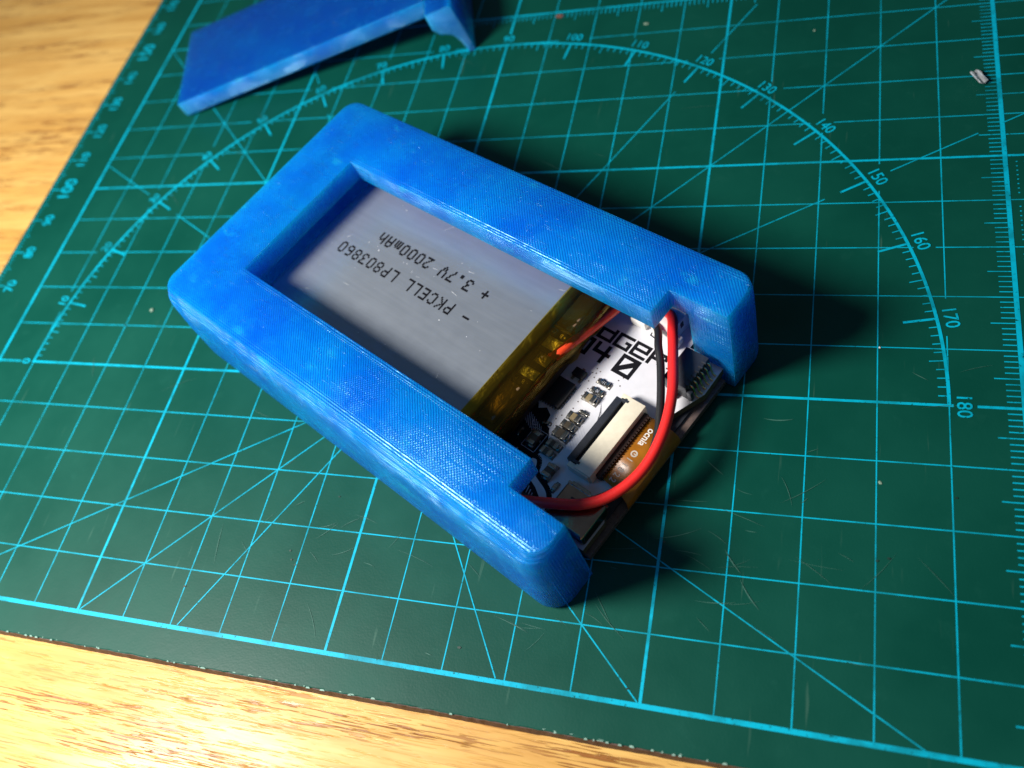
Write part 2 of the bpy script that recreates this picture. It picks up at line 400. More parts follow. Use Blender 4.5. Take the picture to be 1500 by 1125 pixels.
for deg in (30, 60, 120, 150):
    a = math.radians(deg); c, s = math.cos(a), math.sin(a)
    for r0, r1 in ((0.6, 8.2), (9.45, 11.2)):
        g.line((r0 * c, r0 * s), ((11.54 if deg == 150 else 11.1) * (r1 / 11.2 if r1 < 9 else 1) * c if r1 > 9 else r1 * c, (11.54 if deg == 150 else 11.1) * s if r1 > 9 else r1 * s), THIN, 0.0045)
    if deg == 30: g.line((10.02, 10.02 * math.tan(a)), (16, 16 * math.tan(a)), THIN, 0.0045)
for sx in (-1, 1):
    g.line((sx * 0.4, 0.4), (sx * 6.2, 6.2), THIN, 0.0045); g.line((sx * 6.34, 6.34), (sx * 10, 10), THIN, 0.0045)
    g.line((sx * 0.4, -0.4), (sx * 4.96, -4.96), THIN, 0.0045)
    g.line((sx * 0.4, -0.4 * math.tan(math.radians(30))), (sx * 8.6, -8.6 * math.tan(math.radians(30))), THIN, 0.0050)
    g.line((sx * 0.4, -0.4 * math.tan(math.radians(60))), (sx * 2.86, -2.86 * math.tan(math.radians(60))), THIN, 0.0055)
up(g.obj('angle_lines', INK, mat))
g = MB(); N = 180; zr = 0.0068
for i in range(N):
    a, b_ = math.pi * i / N, math.pi * (i + 1) / N; r0, r1 = 9 - 0.026, 9 + 0.026
    g.quad((r0 * math.cos(a), r0 * math.sin(a), zr), (r1 * math.cos(a), r1 * math.sin(a), zr), (r1 * math.cos(b_), r1 * math.sin(b_), zr), (r0 * math.cos(b_), r0 * math.sin(b_), zr))
for d in range(1, 180):
    a = math.radians(d); ln = 0.47 if d % 10 == 0 else 0.20 if d % 5 == 0 else 0.115
    g.line(((8.97 - ln) * math.cos(a), (8.97 - ln) * math.sin(a)), (8.972 * math.cos(a), 8.972 * math.sin(a)), 0.042 if d % 10 == 0 else 0.020, zr)
up(g.obj('protractor_scale', INK, mat))
g = MB()
g.line((10, -5), (10, 15), 0.075, 0.0068); g.line((-10, 10), (XE, 10), THICK, 0.0050)
for i in range(0, 200):
    if i % 10 == 0: continue
    y = -5 + i * 0.1; ln = 0.34 if i % 5 == 0 else 0.19
    g.line((9.96 - ln, y), (9.965, y), 0.019, 0.0068)
for i in range(0, 110):
    if i % 10 == 0: continue
    x = -1 + i * 0.1; ln = 0.30 if i % 5 == 0 else 0.17
    g.line((x, 9.972 - ln), (x, 9.972), 0.019, 0.0068)
for i in range(1, 250):
    y = -5 + i * 0.1; ln = 0.32 if i % 10 == 0 else 0.22 if i % 5 == 0 else 0.13
    g.line((X0 + 0.06, y), (X0 + 0.06 + ln, y), 0.026 if i % 10 == 0 else 0.018, 0.0068)
up(g.obj('ruler_scale', INK, mat))
g = MB()
for i in range(12):
    for j in range(100):
        x = 10.17 + i * 0.13; y = -4.85 + j * 0.1
        if abs(y - round(y)) < 0.12 or abs(x - round(x)) < .05: continue
        g.box(x - .013, x + .013, y - .010, y + .010, 0.0015, 0.0035)
up(g.obj('printed_dots', INK, mat, kind='stuff'))
items = list(LAB)
for k in range(1, 20):
    v = k * 10; y = -5 + k; big = v % 50 == 0
    items.append((str(v), -10.93 + (0.03 if big else 0), y + 0.0, math.pi / 2, 0.36 if big else 0.26))
up(text_mesh(items, 0.0085, 'numerals', INK, mat, 0.008))
# knife scratches and nicks
g = MB()
def scratch(x, y, a, L, wd, bend):
    n = 7; px, py = x, y
    for i in range(n):
        a += bend / n; qx, qy = px + math.cos(a) * L / n, py + math.sin(a) * L / n
        k0 = math.sin(math.pi * (i + .15) / (n + .3)); k1 = math.sin(math.pi * (i + 1.15) / (n + .3)); k1 = max(k1, .12)
        g.line((px, py), (qx, qy), wd * max(k0, .12), 0.010, wd * k1); px, py = qx, qy
SCR_CENT = [(4.0, -3.6), (2.6, -4.0), (6.4, -2.9), (5.6, -3.2), (4.6, -3.0), (7.0, -2.2), (-2.2, -2.8), (0.4, -3.2)]
for i in range(80):
    if random.random() < 0.62: cx, cy = random.choice(SCR_CENT); x, y = random.gauss(cx, .7), random.gauss(cy, .6)
    else: x, y = random.uniform(-9, 9.8), random.uniform(-5, 9)
    scratch(x, y, random.choice((random.gauss(-0.7, .35), random.gauss(-.2, .2), random.gauss(.5, .3))), random.uniform(.12, .8), random.uniform(.004, .010), random.uniform(-.5, .5))
scratch(5.95, -2.62, -1.1, .42, .02, .3); scratch(6.2, -3.05, -1.15, .5, .018, .35); scratch(5.55, -1.2, -.75, .35, .016, .1)
scratch(6.35, 0.05 - .45, -0.25, .45, .02, .5); scratch(8.5, .55, -.6, .25, .015, .1)
up(g.obj('knife_scratches', SCR, mat, kind='stuff'))
DENT = plain('nick_shadow', (0.004, 0.03, 0.022), 0.5)
g = MB()
for x, y in [(-1.2, -3.45), (-1.12, -3.6), (-1.02, -3.68), (-3.0, -4.3), (8.02, -2.55), (8.17, -2.5), (-.6, -2.4), (5.1, -1.9), (5.05, -2.6), (2.2, -4.6), (4.8, -4.8), (9.05, -1.5), (-7, 1.0)]:
    m_ = 10; r0 = random.uniform(.018, .032)
    g.add([(x + r0 * math.cos(2 * math.pi * k / m_) * random.uniform(.8, 1.2), y + .7 * r0 * math.sin(2 * math.pi * k / m_), 0.0105) for k in range(m_)], [tuple(range(m_))])
up(g.obj('nicks', DENT, mat, kind='stuff'))

# ------------------------------------------------------------------ crumbs on the mat
def crumb(name, label, cat, x, y, r, m, fl=0.5, seed=1, stretch=1.0, ang=0):
    rnd = random.Random(seed); bm = bmesh.new(); bmesh.ops.create_icosphere(bm, subdivisions=2, radius=r * S)
    for v in bm.verts:
        k = rnd.uniform(.72, 1.2); v.co *= k; v.co.z *= fl; v.co.x *= stretch
    me = bpy.data.meshes.new(name); bm.to_mesh(me); bm.free(); me.materials.append(m)
    o = bpy.data.objects.new(name, me); link(o); o.location = (x * S, y * S, r * fl * .8 * S); o.rotation_euler.z = ang
    o['label'] = label; o['category'] = cat; return o
crumb('crumb', 'pale round crumb on the green mat beside the left corner of the blue case', 'crumb', -6.49, 1.40, .045, CRUMB, seed=2)
crumb('crumb', 'reddish crumb on the mat below the horizontal ruler, right of the lid', 'crumb', 1.11, 9.83, .06, CRUMBR, seed=3, stretch=1.4)
crumb('crumb', 'small yellowish crumb on the mat above the 120 mark', 'crumb', 6.75, 8.62, .025, CRUMB, seed=4)
crumb('crumb', 'tiny pale crumb on the mat far above the window corner of the case', 'crumb', 3.2, 9.3, .035, CRUMB, seed=5, stretch=1.5)
crumb('crumb', 'white speck on a grid line between the case and the 170 mark', 'crumb', 8.03, 0.99, .018, WHITEP, seed=6)
crumb('crumb', 'pale plastic shred on the mat, lower right of the 180 line', 'plastic shred', 8.05, -1.35, .024, CRUMB, seed=8, stretch=1.3, ang=-1, fl=.25)
# clear flake by the right hand ruler
fl = empty('plastic_flake', 'clear curled plastic flake lying beside the ruler line at the right edge', 'plastic flake', (9.67, 6.90, 0.01), (0, 0, math.radians(-62)))
V = []; F = []
for i in range(7):
    for j in range(5):
        u, v = i / 6 - .5, j / 4 - .5
        V.append((u * .36, v * .13 * (1 - .25 * abs(u) * 2) + .02 * math.sin(i), 0.035 + .05 * (2 * v) ** 2 + .012 * math.sin(i * 2.1 + j)))
for i in range(6):
    for j in range(4): a = i * 5 + j; F.append((a, a + 5, a + 6, a + 1))
o = mesh_obj('flake_sheet', V, F, CLEAR, fl, True); md = o.modifiers.new('s', 'SOLIDIFY'); md.thickness = .012 * S
V2 = []
g = MB(); g.box(-.17, .15, -.072, -.058, .06, .085); g.box(-.15, .17, .055, .068, .06, .08); g.obj('flake_rim', plain('flake_edge', (0.45, 0.5, 0.55), 0.4), fl)

# ------------------------------------------------------------------ printed case
TH = math.radians(-28.36); OX, OY = -4.25, 0.32
case = empty('printed_case', 'large blue printed case with open window in the middle of the green mat', 'case', (OX, OY, 0), (0, 0, TH))
U0, U1, V0, V1 = -0.42, 9.0, -0.02, 5.58
def rrect(x0, x1, y0, y1, r, n=8):
    P = []
    for cx, cy, a0 in ((x1 - r, y0 + r, -.5 * math.pi), (x1 - r, y1 - r, 0), (x0 + r, y1 - r, .5 * math.pi), (x0 + r, y0 + r, math.pi)):
        for k in range(n + 1): a = a0 + k / n * math.pi / 2; P.append((cx + r * math.cos(a), cy + r * math.sin(a)))
    return P
def loft(levels):
    V = []; F = []; n = len(levels[0][1])
    for z, P in levels: V += [(x, y, z) for x, y in P]
    for l in range(len(levels) - 1):
        for i in range(n): j = (i + 1) % n; F.append((l * n + i, l * n + j, (l + 1) * n + j, (l + 1) * n + i))
    F.append(tuple(range(n))[::-1]); F.append(tuple((len(levels) - 1) * n + i for i in range(n)))
    return V, F
def ring(d, dr=0.0, front=0.0):
    return rrect(U0 + .6 * d, U1 - front, V0 + d, V1 - .6 * d, 0.37 - d * .3)
lev = [(0.0, ring(0.07, front=.03)), (0.04, ring(0.02, front=.01)), (0.12, ring(0.0)), (1.0, ring(0.03)), (1.66, ring(0.08)), (1.80, ring(0.12)), (1.815, ring(.15)), (1.88, ring(0.16)), (1.895, ring(.19, front=.01)), (1.97, ring(0.21, front=.01)), (2.0, ring(0.245, front=.035))]
PT = 1.55
def cutter(a): o = mesh_obj('cut', *boxv(*a), None); return o
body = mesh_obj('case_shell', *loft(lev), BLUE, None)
cuts = [cutter((0.15, 8.25, 0.30, 5.25, -1, PT)), cutter((1.0, 8.0, 1.33, 4.18, 1.0, 3)), cutter((7.96, 11, 0.82, 4.65, -1.1, 3.1))]
for c in cuts:
    md = body.modifiers.new('b', 'BOOLEAN'); md.object = c; md.operation = 'DIFFERENCE'; md.solver = 'EXACT'
md = body.modifiers.new('v', 'BEVEL'); md.width = 0.024 * S; md.segments = 2; md.limit_method = 'ANGLE'; md.angle_limit = math.radians(50)
dg = bpy.context.evaluated_depsgraph_get(); dg.update()
me = bpy.data.meshes.new_from_object(body.evaluated_get(dg)); body.modifiers.clear(); body.data = me; me.name = 'case_shell'
for c in cuts: bpy.data.objects.remove(c)
for p in me.polygons: p.use_smooth = True
me.set_sharp_from_angle(angle=math.radians(28))
me.materials.clear(); me.materials.append(BLUE)
body.parent = case

# ------------------------------------------------------------------ circuit board (same frame as the case)
def frame(name, label, cat, group=None):      # board, battery and leads sit 2 mm lower than drawn and measure 1.7 % more
    e = empty(name, label, cat, (-4.439, 0.4435, -0.210), (0, 0, TH), group); e.scale = (1.0167,) * 3; return e
ZP = 0.62
pcb = frame('circuit_board', 'white circuit board with black lettering and chips inside the open end of the blue case', 'circuit board')
out = [(0.35, 0.38), (8.2, 0.38), (8.2, 0.90), (8.86, 0.92), (8.86, 1.45), (8.66, 1.72), (8.66, 3.45), (8.88, 4.02), (8.86, 4.60), (8.2, 4.62), (8.2, 5.08), (0.35, 5.08)]
V, F = loft([(ZP - .16, out), (ZP - .012, out)]); mesh_obj('board_core', V, F, FR4, pcb)
V, F = loft([(ZP - .012, out), (ZP, out)]); V = [(x * 1.0002, y, z + .0001) for x, y, z in V]; mesh_obj('board_surface', V, F, PCB, pcb)
rbox('display_panel', GLASS, pcb, (0.5, 8.93, 0.93, 4.50, 0.275, 0.40), .01)
rbox('display_backing', BLKP, pcb, (0.6, 8.80, 0.95, 4.45, 0.403, ZP - .163), .01)
zs = ZP + .0016
# block lettering badgeR / 2040
GL = {'b': ["10000", "10000", "11111", "10001", "11111"], 'a': ["11110", "00001", "11111", "10001", "11111"],
      'd': ["00001", "11111", "10001", "10001", "11111"], 'G': ["11111", "10000", "10011", "10001", "11111"],
      'E': ["11111", "10001", "11111", "10000", "11111"], 'R': ["11111", "10001", "11110", "10010", "10001"],
      '2': ["11111", "00001", "11111", "10000", "11111"], '0': ["11111", "10001", "10001", "10001", "11111"],
      '4': ["10010", "10010", "11111", "00010", "00010"], 'Z': ["11111", "10011", "10101", "11001", "11111"]}
def block(s, u, v, w_, h_, gap, rows=5):
    m = MB()
    for ch in s:
        for r, row in enumerate(GL[ch]):
            c = 0
            while c < 5:
                if row[c] == '1':
                    e = c
                    while e < 5 and row[e] == '1': e += 1
                    m.quad((u + c * w_ / 5, v + (4 - r) * h_ / 5, zs), (u + e * w_ / 5, v + (4 - r) * h_ / 5, zs), (u + e * w_ / 5, v + (5 - r) * h_ / 5, zs), (u + c * w_ / 5, v + (5 - r) * h_ / 5, zs)); c = e
                else: c += 1
        u += w_ + gap
    return m
L1 = block('badGER', 6.72 - 2 * .338, 4.02, .31, .285, .028)
L2 = block('204', 6.875 - 2 * .415, 3.62, .345, .36, .052); q0 = (7.345, 3.605, .365, .385)
L2.quad((q0[0], q0[1], zs), (q0[0] + q0[2], q0[1], zs), (q0[0] + q0[2], q0[1] + q0[3], zs), (q0[0], q0[1] + q0[3], zs))
L1.add(L2.v, L2.f).obj('board_lettering', SILK, pcb)
g = MB(); x_, y_, w0, h0 = q0
g.add([(x_ + .07, y_ + .15, zs + .001), (x_ + .07, y_ + h0 - .07, zs + .001), (x_ + w0 - .12, y_ + h0 - .07, zs + .001)][::-1], [(0, 1, 2)])
g.add([(x_ + .12, y_ + .07, zs + .001), (x_ + w0 - .07, y_ + .07, zs + .001), (x_ + w0 - .07, y_ + h0 - .16, zs + .001)], [(0, 1, 2)])
g.obj('zero_counters', PCB, pcb)
# dark silkscreen drawing at the left, trailing into a wavy contour line
g = MB()
g.poly([(6.3, 1.2), (7.12, 1.2), (7.22, 1.55), (7.30, 1.80), (7.27, 2.05), (7.16, 2.22), (7.05, 2.26), (7.02, 2.42), (6.88, 2.50), (6.76, 2.42), (6.70, 2.50), (6.3, 2.5)], zs)
wav = catmull([(7.20, 1.70, 0), (7.34, 1.72, 0), (7.42, 1.64, 0), (7.47, 1.52, 0), (7.60, 1.46, 0), (7.72, 1.42, 0), (7.84, 1.36, 0), (7.95, 1.24, 0), (8.05, 1.05, 0)], 5)
for i in range(len(wav) - 1): g.line(wav[i][:2], wav[i + 1][:2], .085, zs + .0002 * (i % 2 + 1))
g.poly([(7.3, 1.05), (7.3, 1.42), (7.62, 1.30), (7.85, 1.16), (7.9, 1.05)], zs - .0006)
g.line((7.50, 4.50), (7.62, 4.48), .022, zs); g.line((7.51, 4.51), (7.51, 4.62), .022, zs + .0004)
for k in range(4): g.line((8.10 + .0 * k, 4.30 - k * .065), (8.26, 4.30 - k * .065 + .0), .026, zs)
g.obj('board_artwork', SILK, pcb)
g = MB()
for k in range(10):
    g.line((6.55 + k * .052, 2.36 - k * .02), (6.72 + k * .052, 2.12 - k * .02), .012, zs + .0012)
for k in range(9): g.line((7.34 + k * .06, 1.37 - k * .034), (7.37 + k * .06, 1.25 - k * .034), .018, zs + .0012)
g.line((6.86, 2.13), (6.94, 2.16), .014, zs + .0016); g.line((6.86, 2.13), (6.83, 2.22), .014, zs + .002)
for a_, b_ in (((6.94, 1.75), (7.21, 1.75)), ((6.94, 2.12), (7.21, 2.12)), ((6.94, 1.76), (6.94, 2.11)), ((7.21, 1.76), (7.21, 2.11))): g.line(a_, b_, .012, zs + .0012)
g.obj('board_hatching', SILKW, pcb)
g = MB(); VIA = [(7.12, 3.42), (7.18, 3.44), (7.14, 3.52), (7.22, 3.50), (7.20, 3.36), (7.24, 3.06), (7.23, 2.98), (7.25, 2.86), (7.26, 2.72), (7.18, 2.52), (7.14, 2.42), (7.22, 2.32), (7.16, 2.14), (7.58, 3.52), (7.66, 3.45), (7.62, 3.6), (7.16, 3.26), (7.24, 3.14)]
for x, y in VIA: g.add([(x + .013 * math.cos(k * math.pi / 4), y + .013 * math.sin(k * math.pi / 4), zs) for k in range(8)], [tuple(range(8))])
g.obj('board_vias', plain('via', (0.10, 0.07, 0.06), .5), pcb, kind='stuff')
# faint traces under the mask
g = MB(); TRACE = plain('trace_under_mask', (0.60, 0.60, 0.66), 0.4)
for k in range(7): g.line((7.58 + k * .024, 3.05 - k * .03), (7.78, 2.80 - k * .055), .009, zs - .0006); g.line((7.58, 2.55 - k * .055), (7.80, 2.38 - k * .055), .009, zs - .0006 + .0002)
for k in range(5): g.line((8.30 + k * .02, 3.85 - k * .04), (8.62, 3.62 - k * .03), .012, zs - .0003)
g.obj('board_traces', TRACE, pcb)
# chips
rbox('chip', CHIP, pcb, (6.55, 7.07, 2.56, 3.06, ZP + .004, ZP + .10), .012)
g = MB()
for k in range(9):
    y = 2.60 + k * .052; g.box(7.07, 7.095, y - .011, y + .011, ZP + .002, ZP + .022); x = 6.6 + k * .052; g.box(x - .011, x + .011, 2.535, 2.56, ZP + .002, ZP + .022)
g.obj('chip_pads', TIN, pcb)
rbox('chip', CHIP, pcb, (6.86, 7.08, 3.20, 3.35, ZP + .004, ZP + .085), .01, label='small black transistor on the white board')
g = MB()
for x, y in ((6.90, 3.17), (7.05, 3.17), (6.97, 3.365)): g.box(x - .022, x + .022, y - .03, y + .03, ZP + .002, ZP + .03)
g.obj('chip_pads', TIN, pcb)
# capacitors: body with two end caps each
def cap_meshes(m, L, W, H):
    t = .24 * L
    return (L, W, H, t, m)
def capacitor(u, v, L, W, H, m, rot=0.0, name='capacitor', label=None):
    c = rbox(name, m, pcb, (-L / 2 + .02, L / 2 - .02, -W / 2 + .006, W / 2 - .006, .004, H), .012)
    c.location = (u * S, v * S, ZP * S); c.rotation_euler.z = rot
    if label: c['label'] = label
    for s in (-1, 1):
        x0, x1 = sorted((s * (L / 2 - .07), s * L / 2))
        rbox('end_cap', TIN, c, (x0, x1, -W / 2, W / 2, .002, H + .006), .014)
        x0, x1 = sorted((s * (L / 2), s * (L / 2 + .045)))
        mesh_obj('solder_fillet', [(x0, -W / 2, .002), (x1, -W / 2, .002), (x1, W / 2, .002), (x0, W / 2, .002), ((x0 if s > 0 else x1), -W / 2 + .01, H * .7), ((x0 if s > 0 else x1), W / 2 - .01, H * .7)],
                 [(0, 1, 4), (3, 5, 2), (1, 2, 5, 4), (0, 4, 5, 3), (0, 3, 2, 1)] if s > 0 else [(0, 1, 4), (3, 5, 2), (0, 4, 5, 3), (1, 2, 5, 4), (0, 3, 2, 1)], TIN, c, True)
    return c
capacitor(7.42, 3.345, .20, .105, .045, CHIP, name='resistor', label='resistor with pale lettering nearest the black letters')
capacitor(7.42, 3.165, .20, .105, .045, CHIP, name='resistor')
capacitor(7.41, 2.985, .22, .135, .11, CERT)
capacitor(7.47, 2.735, .11, .065, .05, CERT)
capacitor(7.41, 2.575, .22, .135, .11, CERT)
capacitor(7.41, 2.405, .22, .125, .10, CERD)
capacitor(7.41, 2.225, .24, .165, .12, CERD)
capacitor(7.42, 2.02, .21, .125, .10, CERD)
capacitor(7.41, 1.86, .21, .125, .10, CERD)
capacitor(7.67, 1.62, .23, .15, .13, CERD, math.pi / 2)
capacitor(7.89, 1.47, .11, .07, .05, CHIP, math.pi / 2)
capacitor(7.09, 1.93, .24, .17, .13, CERD, math.pi / 2, label='brown ceramic capacitor with silver ends on the dark printed area')
capacitor(7.06, 2.27, .09, .06, .05, CERT, .3)
capacitor(6.93, 1.60, .10, .06, .05, CERD, math.pi / 2)
capacitor(6.78, 1.92, .10, .06, .05, CERD, math.pi / 2)
g = text_mesh([('01C', 7.42, 3.345, 0, .055), ('10C', 7.42, 3.165, 0, .055)], ZP + .047, 'resistor_code', SILKW, pcb)
# ribbon connector
rc = rbox('ribbon_connector', CREAM, pcb, (8.03, 8.34, 1.84, 3.28, ZP + .004, .87), .018)
for v0, v1 in ((1.82, 1.905), (3.215, 3.30)): rbox('housing_ear', CREAM, rc, (7.89, 8.30, v0, v1, ZP + .004, .83), .012)
lt = MB(); lt.box(7.82, 7.945, 1.915, 3.205, ZP + .01, .82); lt.box(7.945, 8.07, 1.915, 1.955, ZP + .01, .885); lt.box(7.945, 8.07, 3.165, 3.205, ZP + .01, .885); lt.box(7.945, 8.032, 1.956, 3.164, ZP + .01, .76)
bevel_obj(lt.obj('latch_bar', BLKP, rc), .008)
rbox('contact_block', FLEXD, rc, (8.34, 8.425, 1.95, 3.22, ZP + .004, .755), .006)
g = MB()
for k in range(24): y = 1.99 + k * .0515; g.box(8.40, 8.455, y - .014, y + .014, ZP + .01, .752)
g.obj('contact', FLEXD, rc)
g = MB()
for k in range(20): y = 1.99 + k * .06; g.box(7.78, 7.82, y - .012, y + .012, ZP + .002, ZP + .02)
g.obj('solder_tails', TIN, rc)
# folded ribbon over the board edge
prof = [(8.30, .70), (8.44, .70), (8.60, .695), (8.74, .675), (8.86, .62), (8.935, .53), (8.955, .42), (8.93, .32), (8.86, .285)]
V = []; F = []
pr_ = catmull([(a, 0, b) for a, b in prof], 4)
for i, p in enumerate(pr_):
    t = i / (len(pr_) - 1); v0 = 2.0 - .12 * min(1, t * 1.4); v1 = 3.22 + .02 * t
    for v in (v0, v1):
        V.append((p.x, v, p.z)); 
for i in range(len(pr_) - 1): a = i * 2; F.append((a, a + 2, a + 3, a + 1))
fx = mesh_obj('ribbon_cable', V, F, FLEX, pcb, True); md = fx.modifiers.new('s', 'SOLIDIFY'); md.thickness = .016 * S; md.offset = -1
# white print on the ribbon, reading back towards the usb side
def flex_z(u):
    for a, b in zip(pr_[:-1], pr_[1:]):
        if a.x <= u <= b.x: return a.z + (b.z - a.z) * (u - a.x) / (b.x - a.x + 1e-9)
    return pr_[-1].z
FW = plain('white_ink', (0.75, 0.72, 0.66), .5); FG = plain('grey_ink', (0.62, 0.55, 0.46), .5)
def flex_text(its, m, nm):
    o = text_mesh(its, 0, nm, m, fx, .018)
    for v in o.data.vertices: v.co.z = (flex_z(v.co.x / S) + .0025) * S
    return o
flex_text([('ocnia', 8.60, 2.90, -math.pi / 2, .115)], FW, 'ribbon_wordmark')
flex_text([('1', 8.60, 2.46, -math.pi / 2, .10), ('1 8 2 2', 8.585, 2.20, -math.pi / 2, .10)], FG, 'ribbon_numbers')
g = MB()
for r0, r1, n0 in ((.032, .058, 4),):
    for k in range(12):
        a, b_ = 2 * math.pi * k / 12, 2 * math.pi * (k + 1) / 12; cx, cy = 8.60, 2.575
        g.quad(*[(cx + r * math.cos(q), cy + r * math.sin(q), flex_z(cx + r * math.cos(q)) + .0028) for r, q in ((r0, a), (r1, a), (r1, b_), (r0, b_))])
g.line((8.60 - .03, 2.575), (8.60 + .03, 2.575), .018, flex_z(8.63) + .003)
g.obj('ribbon_logo', FG, fx)
# usb connector
us = rbox('usb_connector', SHELL, pcb, (8.12, 8.86, 0.96, 1.62, ZP + .004, .93), .08, 4)
rbox('shell_lip', TIN, us, (8.12, 8.87, 1.585, 1.635, .86, .905), .012)
rbox('shell_lip', TIN, us, (8.05, 8.118, 1.08, 1.16, ZP + .004, .74), .02)
rbox('shell_lip', TIN, us, (8.05, 8.118, 1.38, 1.46, ZP + .004, .74), .02)
for x, y in ((8.33, 1.40), (8.30, 1.18)): rbox('shell_slot', CHIP, us, (x, x + .07, y, y + .035, .925, .9325), .003)
rbox('shell_tab', TIN, us, (8.08, 8.42, 1.66, 1.71, ZP + .004, .69), .012)
# socket with bent contacts at the right corner
hd = rbox('cable_socket', BLKP, pcb, (8.30, 8.72, 3.80, 4.44, ZP + .02, .98), .02, 2)
rbox('socket_foot', BLKP, hd, (8.72, 8.80, 3.80, 3.87, ZP + .02, .86), .012)
rbox('socket_foot', TIN, hd, (8.42, 8.55, 3.70, 3.795, ZP + .004, .70), .012)
for k in range(6):
    y = 3.92 + k * .092
    p_ = tube('socket_contact', [(8.69, y, .90), (8.755, y, .88), (8.775, y, .76), (8.80, y, .66), (8.855, y, ZP + .018)], .017, GOLD, hd, 8, 3)
for k in range(6): rbox('socket_rib', BLKP, hd, (8.66, 8.735, 3.87 + k * .092 - .016, 3.87 + k * .092 + .012, .80, .992), .004)
# battery plug under the case plate
jp = rbox('battery_plug', WHITEP, pcb, (7.55, 7.95, 4.50, 5.02, ZP + .004, .98), .025)
for k in range(2): rbox('plug_slot', CHIP, jp, (7.945, 7.954, 4.50 + k * .26, 4.58 + k * .26, .80, .93), .002)
rbox('plug_shoulder', WHITEP, jp, (7.95, 8.06, 4.46, 4.66, ZP + .004, .78), .02)
rbox('test_button', WHITEP, pcb, (7.10, 7.40, 4.52, 4.85, ZP + .004, .80), .03)

# ------------------------------------------------------------------ battery
bat = frame('battery', 'grey metallic pouch battery with printed rating and amber taped end inside the blue case', 'battery')
BV0, BV1, BZ0, BZ1 = 0.86, 4.66, ZP + .13, 1.42
def pouch_ring(inset, dz):
    r = .30; P = []
    y0, y1, z0, z1 = BV0 + inset, BV1 - inset, BZ0 + dz, BZ1 - dz
    for k in range(9): a = -math.pi / 2 + k / 8 * math.pi / 2; P.append((y1 - r + r * math.cos(a), z0 + .2 + .2 * math.sin(a)))
    for k in range(13): a = k / 12 * math.pi / 2; P.append((y1 - .42 + .42 * math.cos(a), z1 - .30 + .30 * math.sin(a)))
    for k in range(1, 8): y = y1 - .42 + (y0 + .42 - y1 + .42) * k / 8; P.append((y, z1 + .012 * math.sin(math.pi * k / 8)))
    for k in range(13): a = math.pi / 2 + k / 12 * math.pi / 2; P.append((y0 + .42 + .42 * math.cos(a), z1 - .30 + .30 * math.sin(a)))
    for k in range(9): a = math.pi + k / 8 * math.pi / 2; P.append((y0 + r + r * math.cos(a), z0 + .2 + .2 * math.sin(a)))
    return P
us_ = [(1.02, .10, .16), (1.06, .04, .08), (1.14, .01, .03), (1.25, 0, 0), (3.5, 0, 0), (6.2, 0, 0), (6.28, .0, .012), (6.33, .02, .05), (6.36, .05, .12)]
V = []; F = []
for u, a, b_ in us_: V += [(u, y, z) for y, z in pouch_ring(a, b_)]
n = len(V) // len(us_)
for l in range(len(us_) - 1):
    for i in range(n): j = (i + 1) % n; F.append((l * n + i, l * n + j, (l + 1) * n + j, (l + 1) * n + i))
F.append(tuple(range(n))[::-1]); F.append(tuple((len(us_) - 1) * n + i for i in range(n)))
po = mesh_obj('pouch', V, F, POUCH, bat, True); po.data.set_sharp_from_angle(angle=math.radians(60))
# dot matrix rating, upside down to the viewer
FONT = {'-': "00000 00000 00000 11111 00000 00000 00000", '+': "00000 00100 00100 11111 00100 00100 00000", 'P': "11110 10001 10001 11110 10000 10000 10000",
 'K': "10001 10010 10100 11000 10100 10010 10001", 'C': "01110 10001 10000 10000 10000 10001 01110", 'E': "11111 10000 10000 11110 10000 10000 11111",
 'L': "10000 10000 10000 10000 10000 10000 11111", '8': "01110 10001 10001 01110 10001 10001 01110", '0': "01110 10001 10001 10001 10001 10001 01110",
 '3': "11111 00001 00010 00110 00001 10001 01110", '6': "01110 10000 10000 11110 10001 10001 01110", '.': "00000 00000 00000 00000 00000 00110 00110",
 '7': "11111 00001 00010 00010 00100 01000 01000", 'V': "10001 10001 10001 10001 01010 01010 00100", '2': "01110 10001 00001 00010 00100 01000 11111",
 'm': "00000 00000 11010 10101 10101 10101 10101", 'A': "01110 10001 10001 11111 10001 10001 10001", 'h': "10000 10000 10110 11001 10001 10001 10001", ' ': "00000 " * 7}
g = MB(); zt = BZ1 + .016
def dots(s, u, v):
    pw, ph = .0285, .034
    for ch in s:
        for r, row in enumerate(FONT[ch].split()):
            for c, q in enumerate(row):
                if q == '1':
                    x = u - c * pw; y = v - (6 - r) * ph       # tops point to -v, text runs to -u
                    e_ = .0025; g.quad((x - pw - e_, y - ph - e_, zt), (x + e_, y - ph - e_, zt), (x + e_, y + e_, zt), (x - pw - e_, y + e_, zt))
        u -= .2015
dots('-  PKCELL LP803860'.replace('-  ', '- '), 5.12, 2.96); dots('+ 3.7V 2000mAh', 5.10, 3.49)
tx = g.obj('rating_print', SILK, bat)
g = MB(); rs = random.Random(11)
for i in range(12):
    x, y, a, L_ = rs.uniform(1.6, 6.1), rs.uniform(1.7, 4.1), rs.choice((rs.gauss(.0, .2), rs.gauss(.9, .5))), rs.uniform(.03, .22)
    g.line((x, y), (x + L_ * math.cos(a), y + L_ * math.sin(a)), rs.uniform(.003, .007), zt - .001, .002)
for i in range(12):
    x, y, r_ = rs.uniform(1.5, 6.1), rs.uniform(1.6, 4.1), rs.uniform(.006, .014)
    g.add([(x + r_ * math.cos(k * math.pi / 3), y + r_ * math.sin(k * math.pi / 3), zt - .001) for k in range(6)], [tuple(range(6))])
g.obj('pouch_scratches', plain('bright_scuff', (0.75, 0.77, 0.80), 0.5), bat, kind='stuff')
